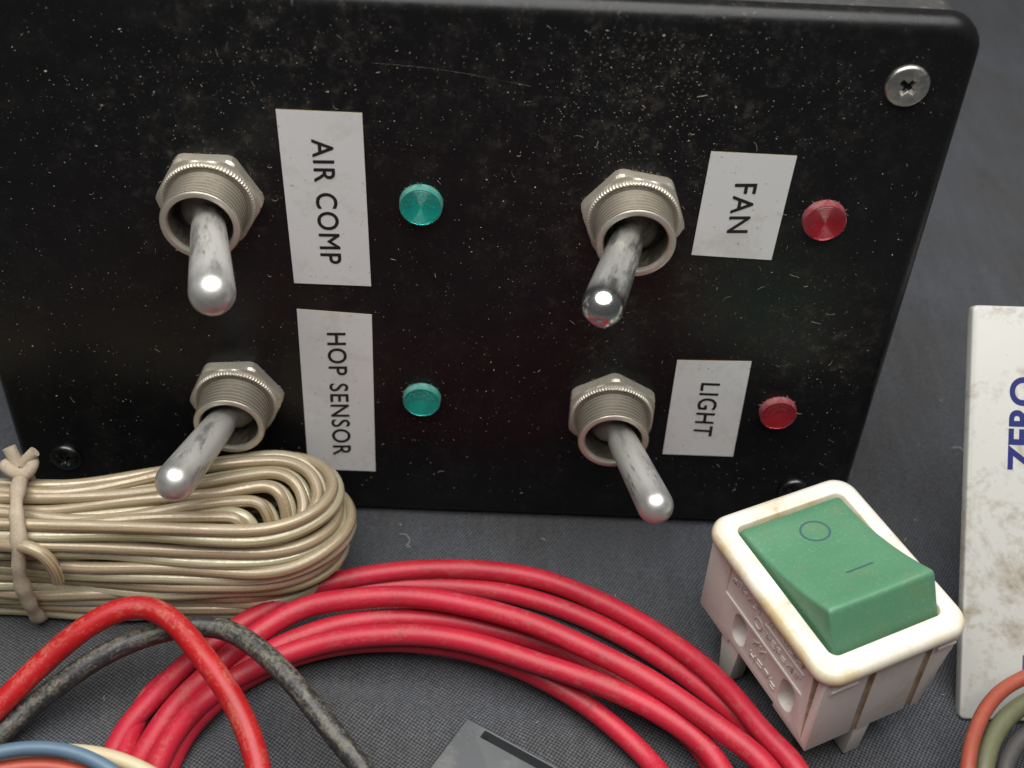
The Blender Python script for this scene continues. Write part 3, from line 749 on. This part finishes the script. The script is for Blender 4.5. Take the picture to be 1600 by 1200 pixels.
# ------------------------------------------------------------------ single wires
RED = [(-92, -88, 2.0), (-78, -68, 2.0), (-66.1,-54.0,4.0),(-61.9,-49.8,6.5),(-56.4,-44.4,10.0),(-50.5,-40.1,13.5),(-45.2,-37.6,15.5),(-41.3,-37.1,16.0),(-36.4,-39.6,16.0),(-31.1,-45.1,15.5),(-26.9,-49.8,14.5),(-23.3,-54.5,13.0),(-20.8,-59.1,11.5),(-19.1,-64.0,10.0),(-18.5,-76,5.5),(-20,-92,1.9)]
BLK = [(-88, -94, 1.8), (-76, -72, 1.8), (-64.9,-56.5,2.0),(-61.7,-52.7,3.0),(-58.3,-49.0,4.5),(-54.4,-46.2,6.5),(-48.5,-42.2,9.0),(-42.5,-39.3,10.5),(-38.2,-38.1,11.3),(-33.9,-37.4,11.8),(-30.4,-37.5,12.0),(-27.1,-38.7,12.0),(-22.1,-42.3,12.0),(-17.1,-46.9,11.5),(-12.3,-52.1,10.5),(-7.6,-57.1,9.0),(-3.9,-61.3,8.0),(-4.5,-74,4.5),(-8,-90,1.8)]
tag(tube('red_wire', RED, 1.85, M['red_wire'], None, (0, 0, 0), 20, 1, False, 6), 'thick scuffed red wire arching over the black wire, lower left', 'wire')
tag(tube('black_wire', BLK, 1.72, M['black_wire'], None, (0, 0, 0), 20, 1, False, 6), 'thick dusty black wire arching over the crimson coil, under the red wire', 'wire')
BLUE = [(-86, -86, 1.2), (-72, -72, 8), (-60.7,-64.9,14.0),(-56.0,-62.9,14.4),(-51.7,-62.1,14.5),(-47.1,-62.2,14.4),(-42.2,-63.6,14.0),(-36.9,-66.7,13.0),(-31,-74,8),(-28,-86,1.2)]
CREAM = [(-80, -84, 1.2), (-70, -70, 6), (-60.1,-63.5,10.5),(-54.4,-61.2,11.0),(-48.2,-60.4,11.2),(-43.5,-60.6,11.2),(-38.6,-61.8,11.0),(-32.4,-64.7,10.0),(-26,-73,5),(-24,-84,1.2)]
ORG = [(-90, -92, 1.2), (-74, -75, 7), (-61.1,-65.5,11.5),(-56.2,-64.0,11.6),(-50.9,-63.2,11.7),(-46.3,-63.6,11.6),(-41.3,-65.3,11.4),(-36,-70,8),(-33,-84,1.2)]
tag(tube('blue_wire', BLUE, 1.05, M['blue'], None, seg=16, step=.8), 'faded blue wire in the lower left corner', 'wire', 'loose wires in the lower left corner')
tag(tube('cream_wire', CREAM, 1.15, M['cream'], None, seg=16, step=.8), 'cream wire just behind the blue wire, lower left corner', 'wire', 'loose wires in the lower left corner')
tag(tube('orange_red_wire', ORG, 1.25, M['salmon'], None, seg=16, step=.8), 'orange-red wire in front of the blue wire, lower left corner', 'wire', 'loose wires in the lower left corner')
ORANGE = [(130, -44, 1.3), (116, -39, 8), (104.8,-39.3,12.0),(100.8,-40.4,12.0),(97.6,-42.0,12.0),(94.7,-43.6,12.0),(91.9,-45.9,12.0),(89.4,-48.8,12.0),(87.3,-52.1,12.0),(85.6,-55.5,12.0),(84.0,-60.2,11.5),(82,-72,6),(82,-84,1.2)]
GREEN = [(128, -49, 1.3), (116, -43, 6), (105.3,-42.9,10.0),(101.0,-43.6,10.0),(97.1,-45.6,10.0),(93.9,-48.0,10.0),(91.3,-50.9,10.0),(89.3,-54.0,10.0),(87.3,-58.8,9.6),(85.5,-70,5),(86,-83,1.3)]
GREY = [(124, -56, 1.4), (112, -49, 6), (103.0,-47.8,9.0),(99.7,-48.6,9.0),(96.3,-50.6,9.0),(93.6,-53.2,9.0),(91.8,-55.8,9.0),(90.5,-59.1,8.8),(89.5,-70,5),(90,-84,1.4)]
tag(tube('orange_wire', ORANGE, 1.15, M['orange'], None, seg=16, step=.8), 'worn orange wire curving in front of the white plate, lower right corner', 'wire', 'loose wires in the lower right corner')
tag(tube('green_wire', GREEN, 1.5, M['olive'], None, seg=16, step=.8), 'dull olive green wire inside the orange wire, lower right corner', 'wire', 'loose wires in the lower right corner')
tag(tube('grey_wire', GREY, 1.3, M['grey'], None, seg=16, step=.8), 'dark grey wire at the very corner, lower right', 'wire', 'loose wires in the lower right corner')

# ------------------------------------------------------------------ rocker switch
rk = thing('rocker_switch', 'white panel-mount rocker switch with green rocker marked O and I', 'rocker switch', (65.95, -34.93, 0))
rk.rotation_euler = (0, 0, math.radians(26.17))
RZ = 26.8                       # height of the middle of the bezel
TL_ = math.radians(2.6)
def K(p): return (p[0], p[1]*math.cos(TL_)-p[2]*math.sin(TL_)*0, p[2]+RZ+p[1]*math.sin(TL_))
def kobj(name, v, f, mat, parent=rk, **kw): return mesh_obj(name, [K(p) for p in v], f, mat, parent, **kw)
hx, hy = 13.7, 16.65
outer = []
for ins, z in ((1.3, -1.55), (.35, -1.35), (.05, -.8), (0, -.2), (.12, .45), (.5, .95), (1.1, 1.22), (1.7, 1.3)):
    outer.append([(x, y, z) for x, y in rrect(-hx+ins, hx-ins, -hy+ins, hy-ins, 3.7-ins*.6, 8)])
for ix, iy, z, r in ((10.3, 13.2, 1.3, 1.5), (10.15, 13.05, 1.1, 1.4), (10.1, 13.0, -1.5, 1.3)):
    outer.append([(x, y, z) for x, y in rrect(-ix, ix, -iy, iy, r, 8)])
v, f = rings_obj(outer, False, False); n = len(outer[0])
f += [((len(outer)-1)*n+k, (len(outer)-1)*n+(k+1) % n, (k+1) % n, k) for k in range(n)]
kobj('bezel', v, f, M['bezel'], sharp=45)
# rocker: concave top climbing to a ridge at the near end, then a steep front face
def rocker():
    prof = [(12.6, -1.2), (12.6, .6), (12.4, 1.15), (12.0, 1.45)]
    for k in range(1, 15):
        t = k/15; y = 12.0-20.6*t; z = 1.45+.55*t+4.9*t**2.0; prof.append((y, z))
    prof += [(-8.75, 6.95), (-9.15, 7.02), (-9.5, 6.85), (-9.75, 6.45), (-12.35, 1.4), (-12.6, .7), (-12.6, -1.2)]
    sec = []
    hw = 9.7
    V = []; cols = []
    # across: a rounded shoulder on each side
    sh = [(-hw, -9), (-hw, -.75), (-hw+.12, -.35), (-hw+.4, -.1), (-hw+.8, 0)]
    for y, z in prof:
        row = []
        for dx, dz in sh: row.append((dx, y, max(z+dz, -1.2) if dz > -5 else -1.2))
        for i in range(1, 8): row.append((-hw+.8+(2*hw-1.6)*i/8, y, z-.10*math.sin(math.pi*i/8)))
        for dx, dz in reversed(sh): row.append((-dx, y, max(z+dz, -1.2) if dz > -5 else -1.2))
        V += row
    m = len(sh)*2+7; F = []
    for j in range(len(prof)-1):
        for i in range(m-1): F.append((j*m+i, j*m+i+1, (j+1)*m+i+1, (j+1)*m+i))
    return V, F, prof
v, f, rprof = rocker(); rocker_o = kobj('rocker', v, f, M['rocker'], sharp=60)
def rz(y):
    for (y0, z0), (y1, z1) in zip(rprof[3:], rprof[4:]):
        if y1 <= y <= y0: return z0+(z1-z0)*(y0-y)/(y0-y1)
    return 7
def surf(x, y): return (x, y, rz(y)-.10*math.sin(math.pi*(x+8.9)/17.8)+.045)
nO = 48; V = []; F = []
for k in range(nO):
    a = 2*math.pi*k/nO
    for r_ in (1.0, .86): V.append(surf(1.1+2.55*r_*math.cos(a), 7.4+2.3*r_*math.sin(a)))
for k in range(nO): F.append((2*k, 2*((k+1) % nO), 2*((k+1) % nO)+1, 2*k+1))
kobj('off_mark', V, F, M['marking'], rocker_o)
V = []; F = []
for i in range(9):
    x = -1.1+5.0*i/8; V += [surf(x, -2.75), surf(x, -3.1)]
F = [(2*i, 2*i+2, 2*i+3, 2*i+1) for i in range(8)]
kobj('on_mark', V, F, M['marking'], rocker_o)
# body with slots, corner flutes and grooves
bx, by0, by1, bz = 12.3, -15.3, 15.0, -18.0
bd = box_data(-bx, bx, by0, by1, bz, -1.4)
body = kobj('switch_body', *bd, M['body'], smooth=False)
cut = []
def cutter(v, f, m='body'): cut.append(mesh_obj('cut', [K(p) for p in v], f, M[m], rk, smooth=False))
def slot(yc, zc, w_, h_, d_):
    pr = rrect(yc-w_/2, yc+w_/2, zc-h_/2, zc+h_/2, w_*.48, 6)
    cutter(*rings_obj([[(-bx-1, y, z) for y, z in pr], [(-bx+d_, y, z) for y, z in pr]]))
slot(4.4, -12.6, 3.6, 6.2, 3.4); slot(-8.7, -12.6, 3.6, 6.2, 3.4)
# recessed marking field on the side, deep flute near the front corner
cutter(*box_data(-bx-1, -bx+.28, -11.4, 9.6, -9.0, -2.6))
cutter([(-bx-1, -13.9, -1.3), (-bx-1, -12.0, -1.3), (-bx+2.0, -13.6, -1.3), (-bx-1, -13.9, -16.8), (-bx-1, -13.5, -16.8), (-bx+.3, -13.8, -16.8)], [(0, 1, 2), (5, 4, 3), (0, 3, 4, 1), (1, 4, 5, 2), (2, 5, 3, 0)], 'grime')
for xa, xb in ((-4.4, -2.6), (6.2, 8.0)):
    cutter([(xa, by0-1, -1.3), (xb, by0-1, -1.3), (xb, by0+.9, -1.3), (xa+.6, by0+.9, -1.3), (xa, by0-1, -19), (xb, by0-1, -19), (xb, by0+.25, -19), (xa+.6, by0+.25, -19)], [(0, 1, 2, 3), (7, 6, 5, 4), (0, 4, 5, 1), (1, 5, 6, 2), (2, 6, 7, 3), (3, 7, 4, 0)], 'grime')
# tapered lower right edge and lower left rear edge
cutter([(bx-.2, by0-1, -6), (bx+2, by0-1, -6), (bx+2, by0-1, -20), (bx-3.2, by0-1, -20), (bx-.2, by1+1, -6), (bx+2, by1+1, -6), (bx+2, by1+1, -20), (bx-3.2, by1+1, -20)], [(0, 1, 2, 3), (7, 6, 5, 4), (0, 4, 5, 1), (1, 5, 6, 2), (2, 6, 7, 3), (3, 7, 4, 0)])
cutter(*box_data(-bx-1, -bx+5, -6.6, 6.4, -20, -17.2))
cutter(*box_data(-10.6, 10.6, -13.4, 13.4, -9, 0))
bpy.context.view_layer.update()
boolean(body, cut); bevel_mesh(body, .22, 2)
# barrier vanes that the switch stands on, clips, terminals
def vane(x0, x1, yt0, yt1, yb0, yb1, zb, name='barrier_leg'):
    zt = -17.0
    v = [(x0, yt0, zt), (x1, yt0, zt), (x1, yt1, zt), (x0, yt1, zt), (x0+.2, yb0, zb), (x1-.2, yb0, zb), (x1-.2, yb1, zb), (x0+.2, yb1, zb)]
    o = kobj(name, v, [(0, 1, 2, 3), (7, 6, 5, 4), (0, 4, 5, 1), (1, 5, 6, 2), (2, 6, 7, 3), (3, 7, 4, 0)], M['body'], smooth=False); bevel_mesh(o, .3, 2)
vane(-2.5, .7, -15.1, -5.5, -14.6, -11.4, -26.2)
vane(-2.5, .7, 5.0, 14.6, 10.4, 13.4, -27.4)
vane(-12.0, -8.6, 3.6, 8.8, 4.6, 7.6, -26.9)
vane(6.6, 9.4, -4.0, 6.0, -1.0, 3.0, -26.7)
for x, y in ((-7.2, -10.5), (4.6, -10.5), (-5, 8.5), (4.6, 8.5)):
    o = kobj('terminal', *box_data(x-2.3, x+2.3, y-.6, y+.6, -24.8, -17.2), M['brass'], smooth=False); bevel_mesh(o, .15, 1)
for x0, x1 in ((-11.2, -6.4), (8.4, 11.9)):
    v = []
    F = []
    prf = [(by0+.1, -5.2), (by0-.55, -3.6), (by0-.55, -3.2), (by0-.25, -3.1), (by0-.6, -2.5), (by0-.6, -2.15), (by0+.1, -2.1)]
    v = [(x0, y, z) for y, z in prf]+[(x1, y, z) for y, z in prf]; m = len(prf)
    F = [tuple(range(m)), tuple(range(2*m-1, m-1, -1))]+[(i, i+m, (i+1) % m+m, (i+1) % m) for i in range(m)]
    kobj('clip', v, F, M['body'], smooth=False)
# worn moulded marking on the side: raised strokes too small to read
V = []; F = []
def stroke(y0, z0, y1, z1, w_=.13, base=-bx+.28):
    global V, F
    dy, dz = y1-y0, z1-z0; L = math.hypot(dy, dz) or 1; ny, nz = -dz/L*w_, dy/L*w_
    o = len(V)
    for d in (base+.02, base-.20):
        V += [(d, y0+ny, z0+nz), (d, y1+ny, z1+nz), (d, y1-ny, z1-nz), (d, y0-ny, z0-nz)]
    F += [(o, o+1, o+2, o+3), (o+7, o+6, o+5, o+4)]+[(o+i, o+4+i, o+4+(i+1) % 4, o+(i+1) % 4) for i in range(4)]
rm = random.Random(5)
def row(y0, y1, zc, h_, base):
    y = y0
    while y > y1:
        wd = rm.uniform(.55, .9)*h_
        for _ in range(rm.choice((2, 3, 3))):
            a = rm.choice(((0, -1, 0, 1), (0, 1, 1, 1), (0, 0, 1, 0), (1, -1, 1, 1), (0, -1, 1, 1), (0, -1, 1, -1)))
            stroke(y-a[0]*wd, zc+a[1]*h_/2, y-a[2]*wd, zc+a[3]*h_/2, .09, base)
        y -= wd+.42*h_
row(8.6, 1.2, -4.6, 1.15, -bx+.28); row(-1.0, -10.4, -3.9, .9, -bx+.28); stroke(-.4, -5.3, -10.6, -5.3, .12)
for k in range(14):
    a, b = 2*math.pi*k/14, 2*math.pi*(k+1)/14; stroke(1.0+1.0*math.cos(a), -6.9+1.0*math.sin(a), 1.0+1.0*math.cos(b), -6.9+1.0*math.sin(b), .10)
row(-1.4, -10.4, -7.0, 1.1, -bx+.28); row(.9, -2.2, -10.6, 1.5, -bx); row(.8, -5.6, -13.9, 1.5, -bx)
kobj('moulded_marking', V, F, M['body'], body, smooth=False)

# ------------------------------------------------------------------ white plate at the right, leaning back
pu = Vector((-.006, .652, .758)).normalized(); pr_ = Vector((1.0, -.010, .017)); pr_ = (pr_-pu*pr_.dot(pu)).normalized(); pn = pr_.cross(pu)
PB = Vector((90.9, -41.7, 0.0))
pl = thing('printed_plate', 'stained white plate printed ZERO in blue, leaning back at the right edge', 'plate', tuple(PB))
def pp(a, b, n): return tuple(PB+pr_*a+pu*b+pn*n)
PW, PH = 46, 68.2
rings = []
for ins, n in ((.5, -2.6), (0, -2.2), (0, -.35), (.12, -.1), (.4, .0)):
    rings.append([pp(x, z, n) for x, z in rrect(ins, PW-ins, ins, PH-ins, .9, 5)])
v, f = rings_obj(rings); plate = mesh_obj('plate_face', v, f, M['plate'], pl, tuple(PB), sharp=50)
v = [pp(a, b, n) for a, b, n in ((18, 30, -2.5), (30, 30, -2.5), (30, 33, -2.5), (18, 33, -2.5))]
foot = PB+pr_*24+Vector((0, 60, 0)); 
def fw(a, z): p = PB+pr_*a; return (p.x, 22+z, 0.0)
v += [fw(18, 0), fw(30, 0), fw(30, 3), fw(18, 3)]
mesh_obj('rear_strut', v, [(0, 1, 2, 3), (7, 6, 5, 4), (0, 4, 5, 1), (1, 5, 6, 2), (2, 6, 7, 3), (3, 7, 4, 0)], M['plate'], pl, tuple(PB), smooth=False)
tv_, tf_ = text_data('ZERO', .03)
# reads upwards: along +b, capitals towards -a
vv = [pp(6.45+4.5*(1-b), 41.0+15.6*a, .04) for a, b in tv_]
mesh_obj('lettering', vv, tf_, M['blue_ink'], plate, tuple(PB), smooth=False)
v = [pp(a, b, .04) for a, b in ((10.02, 8.5), (12.5, 8.5), (12.5, 10.9), (10.02, 10.9))]
mesh_obj('printed_mark', v, [(0, 1, 2, 3)], M['violet_ink'], plate, tuple(PB), smooth=False)

# ------------------------------------------------------------------ charcoal plastic block, bottom middle
ang = math.atan2(-8.5, 14.6)
bk = thing('plastic_block', 'corner of a charcoal plastic block inside the crimson coil, at the bottom', 'plastic block', (10.2, -50.2, 0))
bk.rotation_euler = (0, 0, ang)
# local: x runs to the right along the notched edge, -y towards the viewer
bo = mesh_obj('block_body', *box_data(0, 27, -22, 0, 0, 8.0), M['charcoal'], bk, smooth=False)
c1 = mesh_obj('cut', *box_data(3.4, 18.0, -1.75, -.35, 5.4, 9), M['charcoal'], bk, smooth=False)
bpy.context.view_layer.update(); boolean(bo, [c1]); bevel_mesh(bo, .55, 3)

# ------------------------------------------------------------------ lint on the cloth
V = []; F = []
def lint(pts, r):
    global V, F
    v, f = tube_data(spline([Vector(p) for p in pts], .4), r, 5); V, F = merge((V, F), (v, f))
lint([(106.3, 23.6, .3), (107.8, 23.1, .8), (108.6, 21.0, .3)], .06)
lint([(-4, -5.6, .3), (-2.8, -6, .6), (-2, -7.6, .5), (-2.6, -8.4, .3)], .03)
for _ in range(90):
    x, y = rnd.uniform(-60, 110), rnd.uniform(-62, 40)
    if -76 < x < 80 and y > -3: continue
    a = rnd.uniform(0, 6.28); L = rnd.uniform(.25, 1.0); p = []
    for i in range(4):
        p.append((x, y, .1+.25*math.sin(i))); x += math.cos(a)*L/3; y += math.sin(a)*L/3; a += rnd.uniform(-.7, .7)
    lint(p, rnd.uniform(.025, .05))
o = mesh_obj('lint', V, F, M['lint']); o['kind'] = 'stuff'; o['label'] = 'pale lint and fibres scattered on the dark cloth'; o['category'] = 'lint'
